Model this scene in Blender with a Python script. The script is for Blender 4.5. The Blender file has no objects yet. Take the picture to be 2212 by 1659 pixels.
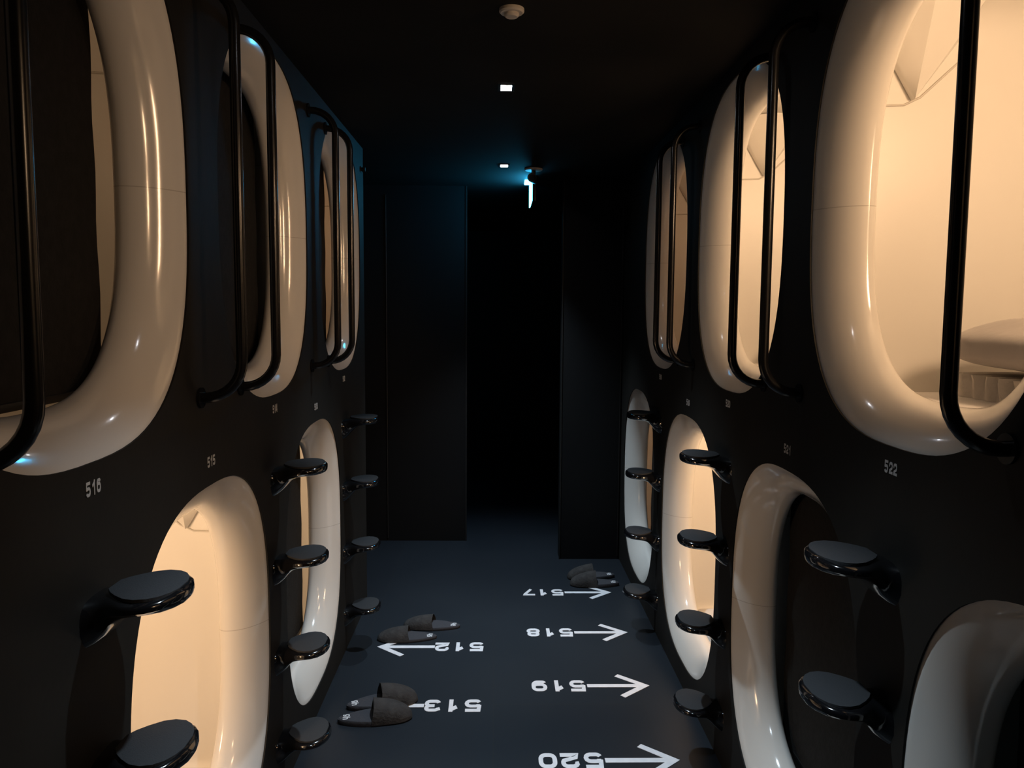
import bpy, bmesh, math, random
from mathutils import Vector, Matrix, noise
PI = math.pi
scene = bpy.context.scene
COL = scene.collection
random.seed(4)

# ------------------------------------------------------------------ camera
CAM_H = 1.5426
pitch, yaw, roll = math.radians(5.1714), math.radians(1.1317), math.radians(0.3978)
F = Vector((math.sin(yaw)*math.cos(pitch), math.cos(yaw)*math.cos(pitch), -math.sin(pitch)))
R0 = Vector((math.cos(yaw), -math.sin(yaw), 0)); U0 = R0.cross(F)
R = R0*math.cos(roll) + U0*math.sin(roll); U = -R0*math.sin(roll) + U0*math.cos(roll)
cam = bpy.data.cameras.new('camera'); cam.sensor_width = 36
cam.lens = 1709.46/2212*36; cam.clip_start = .02
cam_o = bpy.data.objects.new('camera', cam); COL.objects.link(cam_o)
M = Matrix((R, U, -F)).transposed().to_4x4(); M.translation = Vector((0, 0, CAM_H))
cam_o.matrix_world = M
scene.camera = cam_o
# ------------------------------------------------------------------ world, exposure
w = bpy.data.worlds.new('world'); scene.world = w; w.use_nodes = True
w.node_tree.nodes['Background'].inputs[0].default_value = (.6, .7, 1, 1)
w.node_tree.nodes['Background'].inputs[1].default_value = .0
scene.view_settings.view_transform = 'Standard'; scene.view_settings.look = 'None'
scene.view_settings.exposure = 0; scene.view_settings.gamma = 1
scene.view_settings.use_curve_mapping = False

CAPSULE_WATT = 8.5
SPOT_WATT = 135
SIGN_STRENGTH = 30
WARM = (1.0, .625, .35)
AMBER = (1.0, .40, .15)

# ------------------------------------------------------------------ layout (metres)
XL, XR = -.681, .777
CEIL = 2.36
ZU, ZL = 1.800, .612          # centre heights of upper and lower openings
HA, HB, SN = .455, .515, 2.7  # half width, half height, superellipse power

# ------------------------------------------------------------------ materials
def mat(name, col, rough=.5, spec=.5, metal=0, coat=0, emit=None, estr=0, bump=None, sheen=0):
    m = bpy.data.materials.new(name); m.use_nodes = True
    n = m.node_tree.nodes; l = m.node_tree.links; b = n['Principled BSDF']
    b.inputs['Base Color'].default_value = (*col, 1)
    b.inputs['Roughness'].default_value = rough
    b.inputs['Specular IOR Level'].default_value = spec
    b.inputs['Metallic'].default_value = metal
    b.inputs['Coat Weight'].default_value = coat
    b.inputs['Coat Roughness'].default_value = .03
    if sheen: b.inputs['Sheen Weight'].default_value = sheen
    if emit:
        b.inputs['Emission Color'].default_value = (*emit, 1)
        b.inputs['Emission Strength'].default_value = estr
    if bump:
        sc, st, det = bump
        tc = n.new('ShaderNodeTexCoord'); nz = n.new('ShaderNodeTexNoise')
        nz.inputs['Scale'].default_value = sc; nz.inputs['Detail'].default_value = det
        bp = n.new('ShaderNodeBump'); bp.inputs['Strength'].default_value = st; bp.inputs['Distance'].default_value = .01
        l.new(tc.outputs['Object'], nz.inputs['Vector']); l.new(nz.outputs['Fac'], bp.inputs['Height'])
        l.new(bp.outputs['Normal'], b.inputs['Normal'])
    return m

def wear(m, c0, c1, scale, detail=3):
    """mottle a material's colour with fine procedural noise"""
    n = m.node_tree.nodes; l = m.node_tree.links; b = n['Principled BSDF']
    tc = n.new('ShaderNodeTexCoord'); nz = n.new('ShaderNodeTexNoise'); rp = n.new('ShaderNodeValToRGB')
    nz.inputs['Scale'].default_value = scale; nz.inputs['Detail'].default_value = detail
    rp.color_ramp.elements[0].position = .35; rp.color_ramp.elements[0].color = (*c0, 1)
    rp.color_ramp.elements[1].position = .65; rp.color_ramp.elements[1].color = (*c1, 1)
    l.new(tc.outputs['Object'], nz.inputs['Vector']); l.new(nz.outputs['Fac'], rp.inputs['Fac'])
    l.new(rp.outputs['Color'], b.inputs['Base Color'])
    return m

M_WALL = wear(mat('black_wall_panel', (.02, .02, .02), .62, .25, bump=(60, .03, 3)), (.0115, .0108, .0095), (.0150, .0140, .0122), 5)
M_CEIL = wear(mat('black_ceiling_paint', (.012, .012, .012), .8, .15), (.010, .010, .010), (.013, .013, .013), 3)
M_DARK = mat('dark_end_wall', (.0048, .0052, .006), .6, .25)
M_SHELL = mat('white_capsule_plastic', (.80, .78, .74), .38, .45)
M_SEAM = mat('grey_joint', (.60, .57, .52), .5)
M_MATTRESS = mat('white_bed_cover', (.82, .80, .78), .8, .2, bump=(18, .25, 4))
M_PILLOW = mat('grey_pillow_cloth', (.46, .43, .42), .85, .15, bump=(14, .4, 4), sheen=.3)
M_SHEET = mat('crumpled_white_cloth', (.62, .59, .55), .85, .15, bump=(30, .5, 4))
M_BLIND = wear(mat('black_blind_cloth', (.015, .014, .014), .8, .15, bump=(150, .1, 2)), (.017, .016, .015), (.022, .021, .020), 40)
M_TUBE = mat('gloss_black_tube', (.008, .008, .009), .22, .5)
M_GLOSS = mat('gloss_black_step', (.006, .006, .007), .12, .5, coat=.5)
M_TREAD = mat('dark_grey_rubber_tread', (.034, .036, .040), .75, .2, bump=(400, .15, 2))
M_MARK = wear(mat('white_floor_vinyl', (.8, .8, .84), .5, .4), (.76, .77, .82), (.84, .84, .88), 30)
M_DIGIT = mat('pale_grey_lettering', (.58, .58, .58), .5)
M_SOLE = mat('slipper_dark_insole', (.05, .05, .058), .8, .2, bump=(120, .2, 2))
M_VAMP = wear(mat('slipper_brown_grey_cloth', (.08, .075, .072), .85, .2, bump=(90, .3, 3)), (.036, .033, .033), (.052, .048, .047), 30)
M_LOGO = mat('slipper_white_print', (.75, .76, .8), .6)
M_METAL = mat('grey_metal_trim', (.035, .035, .035), .4, .5, metal=.6)
M_OFFWHITE = mat('off_white_plastic', (.62, .58, .54), .5)
M_LED = mat('led_lens', (.9, .9, .9), .3, emit=(.9, .93, 1), estr=45)
M_WARM = mat('warm_lamp_lens', (.9, .8, .6), .4, emit=(1, .8, .5), estr=3)
M_OFF = mat('lamp_lens_unlit', (.6, .58, .52), .4)
M_SIGN = mat('sign_lit_face', (.5, .9, .9), .3, emit=(.05, .58, 1.05), estr=SIGN_STRENGTH)
M_BODY = mat('black_fitting', (.01, .01, .01), .4)
# rim plastic: glossy, with the hairline joint at mid height
M_RIM = mat('gloss_white_rim', (.80, .775, .735), .14, .55, coat=.35)
def _rim():
    n = M_RIM.node_tree.nodes; l = M_RIM.node_tree.links; b = n['Principled BSDF']
    tc = n.new('ShaderNodeTexCoord'); sp = n.new('ShaderNodeSeparateXYZ')
    ab = n.new('ShaderNodeMath'); ab.operation = 'ABSOLUTE'
    lt = n.new('ShaderNodeMath'); lt.operation = 'LESS_THAN'; lt.inputs[1].default_value = .0011
    mx = n.new('ShaderNodeMix'); mx.data_type = 'RGBA'
    mx.inputs[6].default_value = (.80, .775, .735, 1); mx.inputs[7].default_value = (.60, .57, .53, 1)
    l.new(tc.outputs['Object'], sp.inputs[0]); l.new(sp.outputs['Z'], ab.inputs[0]); l.new(ab.outputs[0], lt.inputs[0])
    l.new(lt.outputs[0], mx.inputs[0]); l.new(mx.outputs[2], b.inputs['Base Color'])
_rim()
# floor: dark tiles
M_FLOOR = mat('dark_floor_tile', (.012, .013, .015), .42, .35)
def _floor():
    n = M_FLOOR.node_tree.nodes; l = M_FLOOR.node_tree.links; b = n['Principled BSDF']
    tc = n.new('ShaderNodeTexCoord'); br = n.new('ShaderNodeTexBrick'); nz = n.new('ShaderNodeTexNoise')
    mp = n.new('ShaderNodeMapping'); mp.inputs['Rotation'].default_value = (0, 0, PI/2); mp.inputs['Location'].default_value = (0, .005, 0)
    br.inputs['Scale'].default_value = 1; br.inputs['Brick Width'].default_value = 1.2; br.inputs['Row Height'].default_value = .6
    br.inputs['Mortar Size'].default_value = .0016; br.offset = .5
    br.inputs['Color1'].default_value = (.0135, .0175, .024, 1); br.inputs['Color2'].default_value = (.0145, .019, .026, 1)
    br.inputs['Mortar'].default_value = (.02, .022, .025, 1)
    nz.inputs['Scale'].default_value = 1.6; nz.inputs['Detail'].default_value = 3
    mr = n.new('ShaderNodeMapRange'); mr.inputs['To Min'].default_value = .34; mr.inputs['To Max'].default_value = .52
    l.new(tc.outputs['Object'], mp.inputs['Vector']); l.new(mp.outputs[0], br.inputs['Vector']); l.new(br.outputs['Color'], b.inputs['Base Color'])
    l.new(tc.outputs['Object'], nz.inputs['Vector']); l.new(nz.outputs['Fac'], mr.inputs['Value']); l.new(mr.outputs[0], b.inputs['Roughness'])
_floor()

# ------------------------------------------------------------------ helpers
def obj(name, bm, m, parent=None, smooth=True, loc=None):
    bmesh.ops.remove_doubles(bm, verts=bm.verts, dist=1e-6)
    me = bpy.data.meshes.new(name)
    bm.normal_update(); bm.to_mesh(me); bm.free()
    me.materials.append(m)
    if smooth:
        for p in me.polygons: p.use_smooth = True
        me.set_sharp_from_angle(angle=math.radians(38))
    o = bpy.data.objects.new(name, me); COL.objects.link(o)
    if parent: o.parent = parent
    if loc is not None: o.location = loc
    return o
def thing(name, label, cat, loc=(0, 0, 0), rotz=0, group=None):
    o = bpy.data.objects.new(name, None); COL.objects.link(o)
    o.empty_display_size = .05
    o.location = loc; o.rotation_euler = (0, 0, rotz)
    o['label'] = label; o['category'] = cat
    if group: o['group'] = group
    return o
def dup(root, loc, rotz, label, group=None, scale=None):
    r = root.copy(); COL.objects.link(r); r.location = loc; r.rotation_euler = (0, 0, rotz)
    if scale: r.scale = scale
    r['label'] = label
    if group: r['group'] = group
    for ch in list(root.children):
        c = ch.copy(); COL.objects.link(c); c.parent = r
        for g in ch.children:
            d = g.copy(); COL.objects.link(d); d.parent = c
    return r
def struct(name, bm, m, smooth=False):
    o = obj(name, bm, m, smooth=smooth); o['kind'] = 'structure'; return o
def box(bm, x0, x1, y0, y1, z0, z1, bev=0, seg=2):
    r = bmesh.ops.create_cube(bm, size=1)
    vs = r['verts']
    for v in vs:
        v.co = Vector((x0+(v.co.x+.5)*(x1-x0), y0+(v.co.y+.5)*(y1-y0), z0+(v.co.z+.5)*(z1-z0)))
    if bev:
        es = list({e for v in vs for e in v.link_edges})
        bmesh.ops.bevel(bm, geom=es, offset=bev, segments=seg, affect='EDGES', profile=.5)
    return bm
def bx(*a, **k): return box(bmesh.new(), *a, **k)
def tube(bm, pts, r, seg=12, cap=True):
    pts = [Vector(p) for p in pts]; rings = []
    up = None
    for i, p in enumerate(pts):
        t = (pts[min(i+1, len(pts)-1)] - pts[max(i-1, 0)]).normalized()
        if up is None:
            up = Vector((0, 1, 0)) if abs(t.y) < .9 else Vector((0, 0, 1))
        s = t.cross(up).normalized(); up = s.cross(t).normalized()
        rings.append([bm.verts.new(p + (s*math.cos(2*PI*k/seg)+up*math.sin(2*PI*k/seg))*r) for k in range(seg)])
    for a, b in zip(rings, rings[1:]):
        for k in range(seg): bm.faces.new((a[k], a[(k+1) % seg], b[(k+1) % seg], b[k]))
    if cap: bm.faces.new(rings[0][::-1]); bm.faces.new(rings[-1])
    return bm
def sell(a, b, n, N=96):
    out = []
    for k in range(N):
        t = 2*PI*(k+.5)/N; c, s = math.cos(t), math.sin(t)
        out.append((a*math.copysign(abs(c)**(2/n), c), b*math.copysign(abs(s)**(2/n), s)))
    return out
def bridge(bm, A, B, flip=False):
    n = len(A)
    for k in range(n):
        q = (A[k], A[(k+1) % n], B[(k+1) % n], B[k])
        bm.faces.new(q[::-1] if flip else q)
def disc(bm, c, r, z0, z1, seg=32, bev=.004):
    prof = [(0, z1), (r-bev, z1), (r, z1-bev if z1 > z0 else z1+bev), (r, z0)]
    rings = []
    for rr, z in prof[1:]:
        rings.append([bm.verts.new((c[0]+rr*math.cos(2*PI*k/seg), c[1]+rr*math.sin(2*PI*k/seg), z)) for k in range(seg)])
    for a, b in zip(rings, rings[1:]): bridge(bm, a, b)
    bm.faces.new(rings[0]); bm.faces.new(rings[-1][::-1])
    return bm

# ------------------------------------------------------------------ corridor shell
Y0, YL, YR, YB = -1.6, 4.10, 4.85, 5.25
struct('floor', bx(-3.2, 3.4, Y0, 8.2, -.06, 0), M_FLOOR)
struct('ceiling', bx(-3.2, 3.4, Y0, 8.2, CEIL, CEIL+.06), M_CEIL)

def wall_with_openings(name, X, sgn, holes, y0, y1):
    """sgn +1: wall body lies towards +x of the plane X"""
    bm = bmesh.new(); T = .004
    lower = sorted(h for h, up in holes if not up); upper = sorted(h for h, up in holes if up)
    ZM = 1.208
    def V(y, z, q=0): return bm.verts.new((X+sgn*q, y, z))
    def row(cs, zc, z0, z1):
        ys = [y0]
        for c in cs: ys += [c-.5, c+.5]
        ys.append(y1)
        # plain strips
        for a, b in zip(ys[0::2], ys[1::2]):
            if b > a: bm.faces.new((V(a, z0), V(b, z0), V(b, z1), V(a, z1)))
        for c in cs:
            E = [V(c+p[0], zc+p[1]) for p in sell(HA, HB, SN)]
            Eb = [V(c+p[0], zc+p[1], T) for p in sell(HA, HB, SN)]
            bridge(bm, E, Eb)
            O = []
            for p in sell(HA, HB, SN):
                # project outwards onto the cell rectangle
                ty = .5/abs(p[0]) if p[0] else 1e9
                tz = ((z1-zc) if p[1] > 0 else (zc-z0))/abs(p[1]) if p[1] else 1e9
                t = min(ty, tz); O.append(V(c+p[0]*t, zc+p[1]*t))
            bridge(bm, E, O)
            # corner triangles
            n = len(O)
            for k in range(n):
                a, b = O[k].co, O[(k+1) % n].co
                if abs(a.y-b.y) > 1e-5 and abs(a.z-b.z) > 1e-5:
                    cy = c+.5 if max(a.y, b.y) > c+.4999 else c-.5
                    cz = z1 if max(a.z, b.z) > z1-1e-4 else z0
                    bm.faces.new((O[k], V(cy, cz), O[(k+1) % n]))
    row(lower, ZL, 0, ZM); row(upper, ZU, ZM, CEIL)
    # end return at y1, back sheet is far behind the pods
    D = 2.32
    bm.faces.new((V(y1, 0), V(y1, 0, D), V(y1, CEIL, D), V(y1, CEIL)))
    bm.faces.new((V(y0, 0), V(y0, 0, D), V(y0, CEIL, D), V(y0, CEIL)))
    bm.faces.new((V(y0, 0, D), V(y1, 0, D), V(y1, CEIL, D), V(y0, CEIL, D)))
    bmesh.ops.remove_doubles(bm, verts=bm.verts, dist=1e-5)
    bmesh.ops.recalc_face_normals(bm, faces=bm.faces)
    return struct(name, bm, M_WALL)

LEFT = [  # number, centre y, upper?, state, lamp colour, lamp fraction
    ('516', 1.33, True, 'closed', AMBER, .07), ('514', 2.43, True, 'closed', None, 0), ('512', 3.53, True, 'closed', AMBER, .12),
    ('515', 1.88, False, 'open', WARM, 1.0), ('513', 2.98, False, 'closed', WARM, .5)]
RIGHT = [('524', .42, True, 'open', WARM, .9), ('522', 1.52, True, 'open', WARM, 1.15), ('520', 2.62, True, 'open', WARM, 1.0), ('518', 3.72, True, 'open', AMBER, .12),  # first pod is out of view, put in to light the opposite wall
    ('523', .97, False, 'closed', None, 0), ('521', 2.07, False, 'closed', None, 0), ('519', 3.17, False, 'open', WARM, 1.0), ('517', 4.27, False, 'closed', AMBER, .10)]
wall_with_openings('wall_left', XL, -1, [(c, u) for _, c, u, *_ in LEFT], Y0, YL)
wall_with_openings('wall_right', XR, 1, [(c, u) for _, c, u, *_ in RIGHT], Y0, YR)
# end of the corridor: short wall on the left, nib wall on the right, dark hall beyond
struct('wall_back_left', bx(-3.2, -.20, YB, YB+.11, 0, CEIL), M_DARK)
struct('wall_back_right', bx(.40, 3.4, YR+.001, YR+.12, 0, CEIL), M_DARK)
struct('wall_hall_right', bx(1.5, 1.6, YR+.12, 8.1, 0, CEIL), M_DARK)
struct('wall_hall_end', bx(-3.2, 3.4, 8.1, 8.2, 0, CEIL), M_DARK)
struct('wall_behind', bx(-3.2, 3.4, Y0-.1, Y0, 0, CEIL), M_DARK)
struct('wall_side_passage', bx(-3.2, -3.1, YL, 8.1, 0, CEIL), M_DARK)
struct('trim_1', bx(-.731, -.724, YB-.006, YB, .02, 2.30, bev=.002), M_METAL)
struct('trim_2', bx(.762, .768, YR-.005, YR, .02, 2.22, bev=.002), M_METAL)
struct('trim_3', bx(-.206, -.196, YB-.004, YB+.002, 0, CEIL), M_METAL)
struct('trim_4', bx(.397, .405, YR-.004, YR+.002, 0, CEIL), M_METAL)

# ------------------------------------------------------------------ sleeping capsules
def rim_mesh():
    """entrance surround in capsule space: +x runs into the capsule, y along the corridor, z up"""
    prof = [(-.012, .0045), (0, .0045)]
    t0 = math.radians(42); S0 = math.sin(t0)
    for k in range(1, 15):
        t = t0+(PI/2-t0)*k/14; prof.append((.088*(math.sin(t)-S0)/(1-S0), .0045+.098*(math.cos(t0)-math.cos(t))/math.cos(t0)))
    for k in range(1, 17):
        t = 2.5*k/16; prof.append((.066+.022*math.cos(t), .1025+.026*math.sin(t)))
    prof.append((-.005, .126)); prof.append((-.036, .126))
    bm = bmesh.new(); prev = None
    for i, q in prof:
        n = SN if q < .12 or i > .02 else 6
        a, b = (HA-i, HB-i*.96)
        if i <= -.03: a, b, n = .490, .510, 10
        ring = [bm.verts.new((q, p[0], p[1])) for p in sell(a, b, n, 224)]
        if prev: bridge(bm, prev, ring)
        prev = ring
    bmesh.ops.recalc_face_normals(bm, faces=bm.faces)
    return bm
def shell_mesh():
    bm = bmesh.new(); prev = None
    for q in [.126, .2, .5, 1.0, 1.5, 2.0, 2.06]:
        k = 1 if q < 2.05 else .93
        ring = [bm.verts.new((q, p[0]*k, p[1]*k)) for p in sell(.490, .510, 10, 224)]
        if prev: bridge(bm, prev, ring, True)
        prev = ring
    bm.faces.new(prev)
    bmesh.ops.recalc_face_normals(bm, faces=bm.faces)
    return bm
def moulding_line():
    bm = bmesh.new()
    pts = [(.13, .487, .262), (.18, .4885, .262), (.235, .4885, .264), (.275, .4885, .283), (.32, .4885, .325), (.37, .4885, .372),
           (.42, .4885, .415), (.47, .4885, .445), (.56, .486, .468), (.8, .485, .476), (1.2, .485, .478)]
    return tube(bm, pts, .0028, 6)
def fin_mesh():
    # tapering moulded fin hanging from the roof of the capsule, its point downwards
    bm = bmesh.new()
    tip = (.252, .468, .275)
    top = [(.130, .484, .47), (.138, .455, .485), (.25, .39, .492), (.385, .42, .492), (.40, .484, .47)]
    t = [bm.verts.new(p) for p in top]; b = bm.verts.new(tip); c = bm.verts.new((.252, .488, .275))
    for i in range(4): bm.faces.new((t[i], t[i+1], b))
    bm.faces.new((t[4], c, b)); bm.faces.new((c, t[0], b)); bm.faces.new((t[4], t[0], c)); bm.faces.new(t)
    bmesh.ops.subdivide_edges(bm, edges=bm.edges[:], cuts=2, use_grid_fill=True)
    bmesh.ops.recalc_face_normals(bm, faces=bm.faces)
    return bm
def blind_mesh():
    bm = bmesh.new()
    # cloth hanging in the hole, slightly wavy, rounded to follow the lip
    nx, nz = 14, 18; BH = .352
    g = []
    for j in range(nz+1):
        z = -.425 + .90*j/nz; row = []
        for i in range(nx+1):
            y = -BH-.06 + (2*BH+.06)*i/nx
            row.append((.150 + .0015*math.sin(j*1.3+i*.4), y, z))
        g.append(row)
    for off in (0, .003):
        V = [[bm.verts.new((p[0]+off, p[1], p[2])) for p in row] for row in g]
        for j in range(nz):
            for i in range(nx):
                f = (V[j][i], V[j][i+1], V[j+1][i+1], V[j+1][i])
                bm.faces.new(f if off else f[::-1])
    return bm
rim_me = shell_me = line_me = fin_me = blind_me = bar_me = lamp_me = None
PROTO = {}
def proto(name, fn, m, smooth=True):
    if name not in PROTO:
        o = obj(name, fn(), m, smooth=smooth)
        PROTO[name] = o.data; bpy.data.objects.remove(o)
    return PROTO[name]
def child(name, me, parent, loc=(0, 0, 0)):
    o = bpy.data.objects.new(name, me); COL.objects.link(o); o.parent = parent; o.location = loc; return o

def capsule(num, yc, upper, state, lamp, frac, side):
    X = XL if side < 0 else XR
    lvl = 'upper' if upper else 'lower'; sd = 'left' if side < 0 else 'right'
    lit = 'black blind drawn down' if state == 'closed' else ('dim amber inside' if lamp == AMBER else 'glowing warm inside')
    if state == 'closed' and lamp: lit = 'black blind down, light at its far edge'
    where = ('above' if upper else 'below') + ' the small number ' + num
    t = thing('sleeping_capsule', f'{lvl} white pod {where}, {lit}', 'sleeping pod',
              (X, yc, ZU if upper else ZL), 0, 'sleeping pods along the corridor')
    t.scale = (side, 1, 1)
    child('entrance_rim', proto('entrance_rim', rim_mesh, M_RIM), t)
    s = child('interior_shell', proto('interior_shell', shell_mesh, M_SHELL), t)
    child('joint_line', proto('joint_line', moulding_line, M_SEAM), s)
    if state == 'open':
        child('moulded_fin', proto('moulded_fin', fin_mesh, M_SHELL), s)
    lm = M_OFF if not lamp else M_WARM
    lp = obj('lamp_lens', bx(.46, .58, -.488, -.470, .04, .40, bev=.006), lm, t); 
    if lamp:
        L = bpy.data.lights.new('capsule_lamp', 'AREA'); L.shape = 'RECTANGLE'; L.size = .14; L.size_y = .34
        L.energy = CAPSULE_WATT*frac; L.color = lamp
        lo = bpy.data.objects.new('capsule_lamp', L); COL.objects.link(lo); lo.parent = lp
        lo.location = (.52, -.452, .22);
        lo.rotation_euler = Vector((-.42, 1, -.25)).normalized().to_track_quat('-Z', 'Z').to_euler()
    if state == 'closed':
        b = child('roll_blind', proto('roll_blind', blind_mesh, M_BLIND), t)
        child('bottom_bar', proto('bottom_bar', lambda: bx(.146, .157, -.41, .351, -.433, -.417, bev=.003), M_BODY), b)
        child('roller', proto('roller', lambda: tube(bmesh.new(), [(.165, -.41, .47), (.165, .352, .47)], .018, 14), M_BODY), b)
    return t
for a in LEFT: capsule(*a, -1)
for a in RIGHT: capsule(*a, 1)

# bedding in the open capsules
def mattress(bm=None):
    bm = bx(.17, 2.02, -.43, .43, -.497, -.447, bev=.02, seg=3)
    return bm
def pillow_mesh(a, b, c, seed):
    bm = bmesh.new(); bmesh.ops.create_uvsphere(bm, u_segments=40, v_segments=24, radius=1)
    for v in bm.verts:
        x, y, z = v.co
        r = max(1e-6, (abs(x)**3.2+abs(y)**3.2)**(1/3.2)); k = math.hypot(x, y)/r if r > 1e-5 else 1
        x2, y2 = x*k, y*k
        edge = min(1, math.hypot(x2, y2))
        th = (1-edge**3)**.5 if edge < 1 else 0
        n1 = noise.noise(Vector((x2*2.3+seed, y2*2.3, z*.6)))*.16 + noise.noise(Vector((x2*6, y2*6+seed, z)))*.05
        v.co = Vector((x2*a, y2*b, math.copysign(abs(z)**.8, z)*c*(1+n1)))
    return bm
def cloth_mesh():
    """a flat stack of gathered cloth with pleats along its near edge"""
    bm = bmesh.new(); N, Q = 60, 8; rows = []
    for j in range(Q+1):
        s = j/Q; r = []
        for i in range(N+1):
            u = i/N
            y = -.20 + .40*u
            pl = math.sin(u*46+.8*math.sin(u*9))*.010 + noise.noise(Vector((u*14, s*3, 2)))*.008
            if s <= .5: x = -.145 + pl*1.0*(.4+s*2); z = s*2*.055
            else: x = -.145 + (s-.5)*2*.27; z = .055 + pl*.3*(1-s)
            r.append(bm.verts.new((x, y, z)))
        rows.append(r)
    for a, b in zip(rows, rows[1:]):
        for i in range(N): bm.faces.new((a[i], a[i+1], b[i+1], b[i]))
    r0 = bmesh.ops.extrude_face_region(bm, geom=bm.faces[:])
    for v in [g for g in r0['geom'] if isinstance(g, bmesh.types.BMVert)]: v.co += Vector((.004, 0, -.004 if v.co.z > .03 else 0))
    bmesh.ops.recalc_face_normals(bm, faces=bm.faces)
    return bm
def bedding(num, yc, upper, side, pillow=True, cloth=False):
    X = XL if side < 0 else XR; Z = ZU if upper else ZL
    o = bpy.data.objects.new('mattress', proto('mattress', mattress, M_MATTRESS)); COL.objects.link(o)
    o.location = (X, yc, Z); o.scale = (side, 1, 1); o['label'] = f'thin white mattress lying inside the lit pod numbered {num}'
    o['category'] = 'mattress'; o['group'] = 'mattresses in the open pods'
    if cloth:
        c = obj('folded_cloth', cloth_mesh(), M_SHEET); c['label'] = f'crumpled white folded cloth under the grey pillow inside the pod numbered {num}'; c['group'] = 'folded cloths in the open pods'; c['category'] = 'cloth'
        c.location = (X+side*.46, yc+.14, Z-.4465)
    if pillow:
        p = bpy.data.objects.new('pillow', proto('pillow', lambda: pillow_mesh(.19, .27, .062, 3), M_PILLOW)); COL.objects.link(p)
        p['label'] = f'soft grey pillow lying on the bed inside the pod numbered {num}'; p['category'] = 'pillow'; p['group'] = 'pillows in the open pods'
        p.location = (X+side*(.46 if cloth else .47), yc+(.12 if cloth else .06), Z-.447+(.126 if cloth else .073))
        p.rotation_euler = (0, side*-.05, .12*side)
bedding('522', 1.52, True, 1, cloth=True)
bedding('520', 2.62, True, 1, cloth=True)
bedding('518', 3.72, True, 1, pillow=False)
bedding('519', 3.17, False, 1)
bedding('515', 1.88, False, -1, pillow=False)

# ------------------------------------------------------------------ handrails: paired bent tubes beside the upper openings
def rail_mesh():
    # local: +x out of the wall, wall at x=0, z from the rail's middle
    P, Rb, Hh = .098, .085, .458
    pts = [(-.004, 0, -Hh)]
    for k in range(0, 9):
        t = PI/2*k/8; pts.append((P-Rb+Rb*math.sin(t), 0, -Hh+Rb*(1-math.cos(t))))
    for k in range(8, -1, -1):
        t = PI/2*k/8; pts.append((P-Rb+Rb*math.sin(t), 0, Hh-Rb*(1-math.cos(t))))
    pts.append((-.004, 0, Hh))
    return tube(bmesh.new(), pts, .0125, 16)
def flange_mesh(): return tube(bmesh.new(), [(.0005, 0, 0), (.006, 0, 0)], .024, 24)
def rail(y, side, label):
    X = XL if side < 0 else XR
    t = thing('handrail', label, 'handrail', (X, y, ZU), 0, 'bent tube handrails beside the upper pods')
    t.scale = (-side, 1, 1)
    child('bar', proto('bar', rail_mesh, M_TUBE), t)
    for s in (-1, 1): child('flange', proto('flange', flange_mesh, M_TUBE), t, (0, 0, s*.458))
for side, caps in ((-1, LEFT), (1, RIGHT)):
    for num, yc, up, *_ in caps:
        if not up or num == '524': continue
        off1, off2 = (-.326, -.608) if side < 0 else (-.350, -.62)
        rail(yc+off1, side, f'black bent tube handrail crossing the near edge of pod {num}')
        if num != '516' and num != '522':
            rail(yc+off2, side, f'black bent tube handrail on the wall just before pod {num}')

# ------------------------------------------------------------------ climbing steps
def step_body():
    bm = bmesh.new(); prev = None; N = 36
    # loft along x (out of the wall): (x, half width, top z, bottom z)
    st = [(0, .062, -.014, -.100), (.010, .054, -.012, -.094), (.025, .052, -.008, -.080), (.040, .060, -.002, -.062), (.055, .070, 0, -.048),
          (.075, .084, 0, -.038), (.095, .088, 0, -.034), (.115, .084, 0, -.032), (.132, .072, 0, -.031), (.145, .053, 0, -.029),
          (.153, .032, -.002, -.026), (.157, .010, -.008, -.020)]
    for x, w_, zt, zb in st:
        ring = []
        zc, h = (zt+zb)/2, (zt-zb)/2
        for p in sell(w_, h, 3.0, N):
            ring.append(bm.verts.new((x, p[0]*(1 if p[1] > -h*.2 else .93), zc+p[1])))
        if prev: bridge(bm, prev, ring)
        else: bm.faces.new(ring[::-1])
        prev = ring
    bm.faces.new(prev)
    bmesh.ops.recalc_face_normals(bm, faces=bm.faces)
    return bm
def step_tread():
    bm = bmesh.new()
    out = [(.030, .022), (.040, .038), (.055, .054), (.075, .070), (.095, .076), (.115, .072), (.130, .060), (.141, .042), (.147, .020)]
    loop = [(x, y) for x, y in out] + [(x, -y) for x, y in out[::-1]]
    lo = [bm.verts.new((x, y, -.004)) for x, y in loop]
    mid = [bm.verts.new((x, y, .0012)) for x, y in loop]
    c = Vector((.088, 0, 0))
    top = [bm.verts.new((c.x+(x-c.x)*.97, y*.97, .002)) for x, y in loop]
    bridge(bm, lo, mid); bridge(bm, mid, top); bm.faces.new(top)
    bmesh.ops.recalc_face_normals(bm, faces=bm.faces)
    return bm
def step(yc, z, side, label):
    t = thing('wall_step', label, 'step', (XL if side < 0 else XR, yc, z), 0, 'glossy black climbing steps between the lower pods')
    t.scale = (-side, 1, 1)
    child('step_body', proto('step_body', step_body, M_GLOSS), t)
    child('tread', proto('tread', step_tread, M_TREAD), t)
order = ['topmost', 'second from the top', 'third from the top', 'lowest']
ZS = (1.074, .792, .502, .212)
for side, sets in ((-1, (('516', 1.33), ('514', 2.43), ('512', 3.53))), (1, (('522', 1.52), ('520', 2.62), ('518', 3.72)))):
    for num, yc in sets:
        for k in range(4):
            if num in ('516', '522') and k > 1: continue
            step(yc, ZS[k], side, f'black oval climbing step below pod {num}, {order[k]} of its column')

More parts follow.
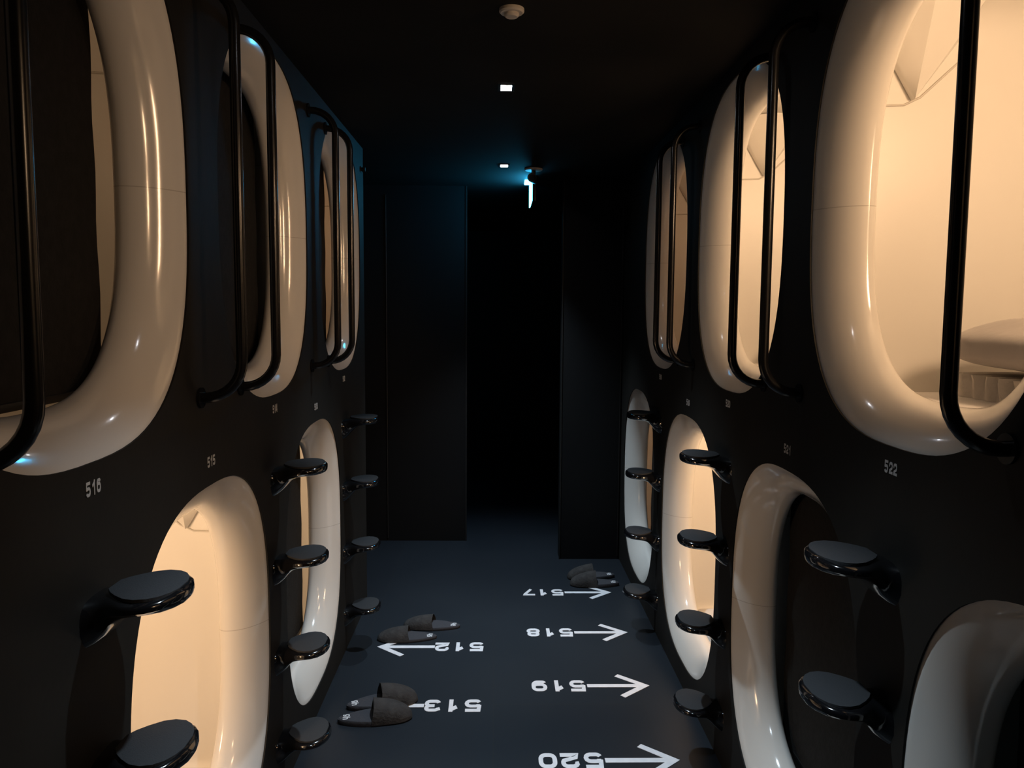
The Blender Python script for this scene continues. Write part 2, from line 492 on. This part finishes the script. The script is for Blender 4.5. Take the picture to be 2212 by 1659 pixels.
# ------------------------------------------------------------------ numerals
def arc(cx, cy, rx, ry, a0, a1, n=6):
    return [(cx+rx*math.cos(math.radians(a0+(a1-a0)*k/n)), cy+ry*math.sin(math.radians(a0+(a1-a0)*k/n))) for k in range(n+1)]
l, r_, m_ = .14, .86, .5
GL = {
 '0': [(True, arc(.6, .6, .26, .26, 0, 90)+arc(.4, .6, .26, .26, 90, 180)+arc(.4, .4, .26, .26, 180, 270)+arc(.6, .4, .26, .26, 270, 360))],
 '1': [(False, [(.24, .60), (.62, .80), (.72, .80)]), (False, [(.66, 1.0), (.66, 0)])],
 '2': [(False, [(.05, .66)]+arc(.36, .64, .22, .22, 170, 90)+arc(.64, .64, .22, .22, 90, -40)+[(.2, .3), (.16, .14), (1.0, .14)])],
 '3': [(False, [(.05, .74)]+arc(.36, .66, .2, .2, 140, 90)+arc(.66, .69, .19, .17, 90, -80)+[(.38, .51)]), (False, [(.45, .51)]+arc(.66, .325, .2, .185, 85, -90)+arc(.34, .34, .2, .2, 270, 200))],
 '4': [(False, [(.95, .30), (.12, .30), (.62, .93)]), (False, [(.70, 1), (.70, 0)])],
 '5': [(False, [(.95, .885), (.17, .885), (.13, .44)]), (False, [(.10, .52)]+arc(.36, .335, .2, .215, 120, 90)+arc(.64, .335, .24, .215, 90, -90)+arc(.34, .32, .22, .2, 270, 205))],
 '6': [(True, arc(.62, .38, .24, .24, 0, 90)+arc(.38, .38, .24, .24, 90, 180)+arc(.38, .38, .24, .24, 190, 270)+arc(.62, .38, .24, .24, 270, 350)), (False, [(.14, .36)]+arc(.40, .6, .26, .26, 180, 90)+arc(.66, .66, .2, .2, 90, 30))],
 '7': [(False, [(0, .86), (.84, .86), (.80, .74), (.30, 0)])],
 '8': [(True, arc(.62, .69, .2, .17, -90, 90)+arc(.38, .69, .2, .17, 90, 270)), (True, arc(.62, .33, .24, .19, -90, 90)+arc(.38, .33, .24, .19, 90, 270))],
 'h': [(False, [(.14, 1), (.14, 0)]), (False, [(.14, .4)]+arc(.42, .42, .2, .2, 120, 90)+arc(.6, .36, .26, .26, 90, 0)+[(.86, 0)])],
}
GL['9'] = [(c, [(1-x, 1-y) for x, y in p]) for c, p in GL['6']]
def stroke(bm, pts, wd, closed, z, T):
    P = [Vector(p) for p in pts]; Q = [P[0]]
    for p in P[1:]:
        if (p-Q[-1]).length > 1e-4: Q.append(p)
    if closed and (Q[0]-Q[-1]).length < 1e-3: Q.pop()
    P = Q; n = len(P); Ls, Rs = [], []
    for i in range(n):
        a = P[i-1] if (i > 0 or closed) else None; b = P[(i+1) % n] if (i < n-1 or closed) else None
        d0 = (P[i]-a).normalized() if a is not None else None; d1 = (b-P[i]).normalized() if b is not None else None
        if d0 is None: d0 = d1
        if d1 is None: d1 = d0
        n0 = Vector((-d0.y, d0.x)); n1 = Vector((-d1.y, d1.x)); mm = (n0+n1)
        mm = mm.normalized() if mm.length > 1e-4 else n0
        k = wd/2/max(.45, mm.dot(n0))
        Ls.append(P[i]+mm*k); Rs.append(P[i]-mm*k)
    def mk(a, zz): return [bm.verts.new((v.x, v.y, zz)) for v in a]
    tl, tr, bl, br = mk(Ls, z+T), mk(Rs, z+T), mk(Ls, z), mk(Rs, z)
    rng = range(n if closed else n-1)
    for i in rng:
        j = (i+1) % n
        bm.faces.new((tr[i], tr[j], tl[j], tl[i])); bm.faces.new((tl[i], tl[j], bl[j], bl[i])); bm.faces.new((br[i], br[j], tr[j], tr[i]))
    if not closed:
        bm.faces.new((tl[0], bl[0], br[0], tr[0])); bm.faces.new((tr[-1], br[-1], bl[-1], tl[-1]))
def glyph(ch, wd, T=.001):
    bm = bmesh.new()
    for i, (c, p) in enumerate(GL[ch]): stroke(bm, p, wd, c, 0, T+.0002*i)
    return bm
def digit_obj(ch, parent, m, sx, sy, loc, wd, T):
    bm = glyph(ch, wd, T)
    for v in bm.verts: v.co.x *= sx; v.co.y *= sy
    return obj('digit_'+{'0': 'zero', '1': 'one', '2': 'two', '3': 'three', '4': 'four', '5': 'five', '6': 'six', '7': 'seven', '8': 'eight', '9': 'nine'}[ch], bm, m, parent, smooth=False, loc=loc)

# floor markings: the numbers read from the far end of the corridor
def floor_mark(num, y, side):
    t = thing('floor_number', f'white {num} with a long arrow painted on the dark floor, beside pod {num}',
              'floor marking', ((.377 if side > 0 else -.052), y, .0004), PI, 'painted floor numbers with arrows')
    cells = {1: (0, .090, .159)} if num[1] == '1' else {1: (0, .082, .159)}
    for ch, u in zip(num, cells[1]):
        if ch == '1': digit_obj(ch, t, M_MARK, .055, .097, (u-.006, -.0485, 0), .30, .0006)
        else: digit_obj(ch, t, M_MARK, .067, .097, (u, -.0485, 0), .235, .0006)
    bm = bmesh.new()
    L0, L1 = (-.006, -.250) if side > 0 else (.226, .477)
    s = 1 if side < 0 else -1
    stroke(bm, [(L0, 0), (L1-s*.02, 0)], .027, False, 0, .0009)
    stroke(bm, [(L1-s*.110, -.093), (L1-s*.004, 0), (L1-s*.110, .093)], .026, False, 0, .0011)
    obj('arrow', bm, M_MARK, t, smooth=False)
for i, n_ in enumerate(('520', '519', '518', '517')): floor_mark(n_, 2.6031+.55*i, 1)
for i, n_ in enumerate(('513', '512')): floor_mark(n_, 2.9898+.55*i, -1)

def wall_number(num, yc, side, upper):
    X = XL if side < 0 else XR; z = 1.243 if upper else 1.184
    t = thing('pod_number', f'small pale {num} lettered on the black wall between upper and lower pods', 'number sign', (X, yc, z), 0, 'small pod numbers on the wall')
    for i, ch in enumerate(num):
        bm = glyph(ch, .20, .0006)
        u0 = (-.025, -.007, .010)[i]
        for v in bm.verts:
            u, h, q = u0+v.co.x*.0145, v.co.y*.026-.013, v.co.z+.0006
            v.co = Vector((-side*q, -side*u, h))
        bmesh.ops.recalc_face_normals(bm, faces=bm.faces)
        obj('digit_'+{'0': 'zero', '1': 'one', '2': 'two', '3': 'three', '4': 'four', '5': 'five', '6': 'six', '7': 'seven', '8': 'eight', '9': 'nine'}[ch], bm, M_DIGIT, t, smooth=False)
for side, caps in ((-1, LEFT), (1, RIGHT)):
    for num, yc, up, *_ in caps:
        if num in ('523', '524', '517'): continue
        wall_number(num, yc, side, up)

# ------------------------------------------------------------------ slippers
def sole_mesh():
    bm = bmesh.new(); N = 40
    def outline(k):
        a = 2*PI*k/N; x = .128*math.cos(a); w_ = .043+.006*math.cos(a)-.005*math.cos(2*a+.3)
        return x, w_*math.sin(a)/max(.75, 1)
    rings = []
    for z, s in ((0, .97), (.004, 1), (.018, 1), (.022, .96)):
        rings.append([bm.verts.new((outline(k)[0]*s, outline(k)[1]*s, z)) for k in range(N)])
    for a, b in zip(rings, rings[1:]): bridge(bm, a, b)
    bm.faces.new(rings[-1]); bm.faces.new(rings[0][::-1])
    bmesh.ops.recalc_face_normals(bm, faces=bm.faces)
    return bm
def vamp_mesh():
    """cloth toe cover: an open half shell from mid foot to the toe"""
    bm = bmesh.new(); nu, nv = 18, 16; V = []
    for i in range(nu+1):
        s = i/nu; x = -.012 + .142*s
        hw = .047*(1-(max(0, s-.35)/.65)**2.6*.9)**.5 + .002
        ht = .058*(1-s**2.2)**.6*.95 + .018*(1-s)+.012
        row = []
        for j in range(nv+1):
            a = PI*j/nv
            n1 = noise.noise(Vector((x*22, a*1.6, 1)))*.004
            row.append(bm.verts.new((x + (.012*math.sin(a) if i == 0 else 0), hw*math.cos(a)*1.02, .006+(ht+n1)*math.sin(a)**.8)))
        V.append(row)
    for i in range(nu):
        for j in range(nv): bm.faces.new((V[i][j], V[i+1][j], V[i+1][j+1], V[i][j+1]))
    bm.faces.new(V[-1])
    r0 = bmesh.ops.solidify(bm, geom=bm.faces[:], thickness=.004)
    bmesh.ops.recalc_face_normals(bm, faces=bm.faces)
    return bm
def logo_mesh():
    bm = bmesh.new()
    for ch, y0 in (('9', .017), ('h', -.001)):
        for c, p in GL[ch]:
            stroke(bm, [(-.110+(1-y)*.026*-1+.026, y0-x*.015) for x, y in p], .0042, c, .0222, .0006)
    bmesh.ops.recalc_face_normals(bm, faces=bm.faces)
    return bm
def slipper(x, y, rz, label, grp, hz=.92):
    t = thing('slipper', label, 'slipper', (x, y, .0), rz, grp); t.scale = (1.08, 1.12, hz)
    child('sole', proto('sole', sole_mesh, M_SOLE), t)
    child('toe_cover', proto('toe_cover', vamp_mesh, M_VAMP), t)
    child('logo_print', proto('logo_print', logo_mesh, M_LOGO, smooth=False), t)
g = 'dark cloth slippers left on the floor'
slipper(-.455, 2.885, math.radians(10), 'grey brown cloth slipper beside the floor number 513, nearer of its pair', g)
slipper(-.445, 3.005, math.radians(17), 'grey brown cloth slipper beside the floor number 513, farther of its pair', g)
slipper(-.415, 3.635, math.radians(182), 'dark cloth slipper touching the arrow of floor number 512, nearer of its pair', g, .68)
slipper(-.310, 3.775, math.radians(176), 'dark cloth slipper behind the floor number 512, farther of its pair', g, .68)
slipper(.565, 4.375, math.radians(178), 'dark cloth slipper behind the arrow of floor number 517, nearer of its pair', g)
slipper(.560, 4.50, math.radians(184), 'dark cloth slipper by the far nib wall, farther of the pair near floor number 517', g)

# ------------------------------------------------------------------ ceiling fittings
def downlight(x, y, label, k=1.0):
    t = thing('downlight', label, 'ceiling light', (x, y, CEIL), 0, 'small square downlights in the ceiling')
    bm = bmesh.new()
    for a in ((-.030, .030, -.046, -.036), (-.030, .030, .036, .046), (-.030, -.020, -.036, .036), (.020, .030, -.036, .036)): box(bm, *a, -.004, -.0005)
    obj('trim_frame', bm, M_BODY, t, smooth=False)
    obj('lens', bx(-.020, .020, -.036, .036, -.003, -.0005), M_LED, t, smooth=False)
    L = bpy.data.lights.new('downlight_beam', 'SPOT'); L.energy = SPOT_WATT*k; L.color = (.72, .88, 1); L.spot_size = math.radians(77); L.spot_blend = 1.0
    L.shadow_soft_size = .022
    lo = bpy.data.objects.new('downlight_beam', L); COL.objects.link(lo); lo.parent = t; lo.location = (0, 0, -.03)
downlight(.030, 2.969, 'lit square downlight nearer the camera, behind the round smoke detector')
downlight(.037, 4.510, 'small lit square downlight near the far end, beside the security camera')
downlight(.030, 1.430, 'square downlight overhead before the smoke detector', .75)  # next in the row but out of view, included to light the walls

t = thing('smoke_detector', 'round off white smoke detector on the black ceiling', 'smoke detector', (.036, 2.222, CEIL))
obj('base', disc(bmesh.new(), (0, 0), .034, -.0005, -.012), M_OFFWHITE, t)
obj('sensor_cap', disc(bmesh.new(), (0, 0), .020, -.012, -.022), M_OFFWHITE, t)

t = thing('security_camera', 'black security camera on a grey ceiling plate above the exit sign', 'security camera', (.206, 4.61, CEIL))
obj('mounting_plate', disc(bmesh.new(), (0, 0), .052, -.0005, -.010), M_OFFWHITE, t)
obj('stalk', tube(bmesh.new(), [(0, 0, -.009), (0, 0, -.04)], .012, 14), M_BODY, t)
bm = bmesh.new(); tube(bm, [(-.012, -.055, -.058), (.012, .05, -.052)], .026, 20)
obj('camera_body', bm, M_BODY, t)
obj('camera_lens', tube(bmesh.new(), [(-.013, -.060, -.0583), (-.012, -.054, -.058)], .015, 16), M_TUBE, t)

t = thing('exit_sign', 'hanging exit sign seen edge on, glowing cyan at the corridor end', 'exit sign', (.214, 5.00, CEIL))
obj('housing', bx(-.004, .018, -.17, .17, -.150, -.006, bev=.003), M_BODY, t)
obj('lit_face', bx(-.010, -.0042, -.165, .165, -.148, -.010, bev=.001), M_SIGN, t)
obj('top_light_strip', bx(-.046, -.0102, -.05, .05, -.022, -.004, bev=.003), M_SIGN, t)
obj('ceiling_bracket', bx(-.004, .03, -.05, .05, -.006, -.0005), M_BODY, t, smooth=False)

t = thing('door_stopper', 'small black fitting on the blue lit end of the wall near the ceiling', 'wall fitting', (XL, 4.03, 2.245))
obj('mounting_plate', bx(0, .004, -.02, .02, -.014, .014, bev=.001), M_BODY, t)
obj('knob', tube(bmesh.new(), [(.003, 0, 0), (.022, 0, 0), (.024, 0, 0)], .010, 16), M_BODY, t)
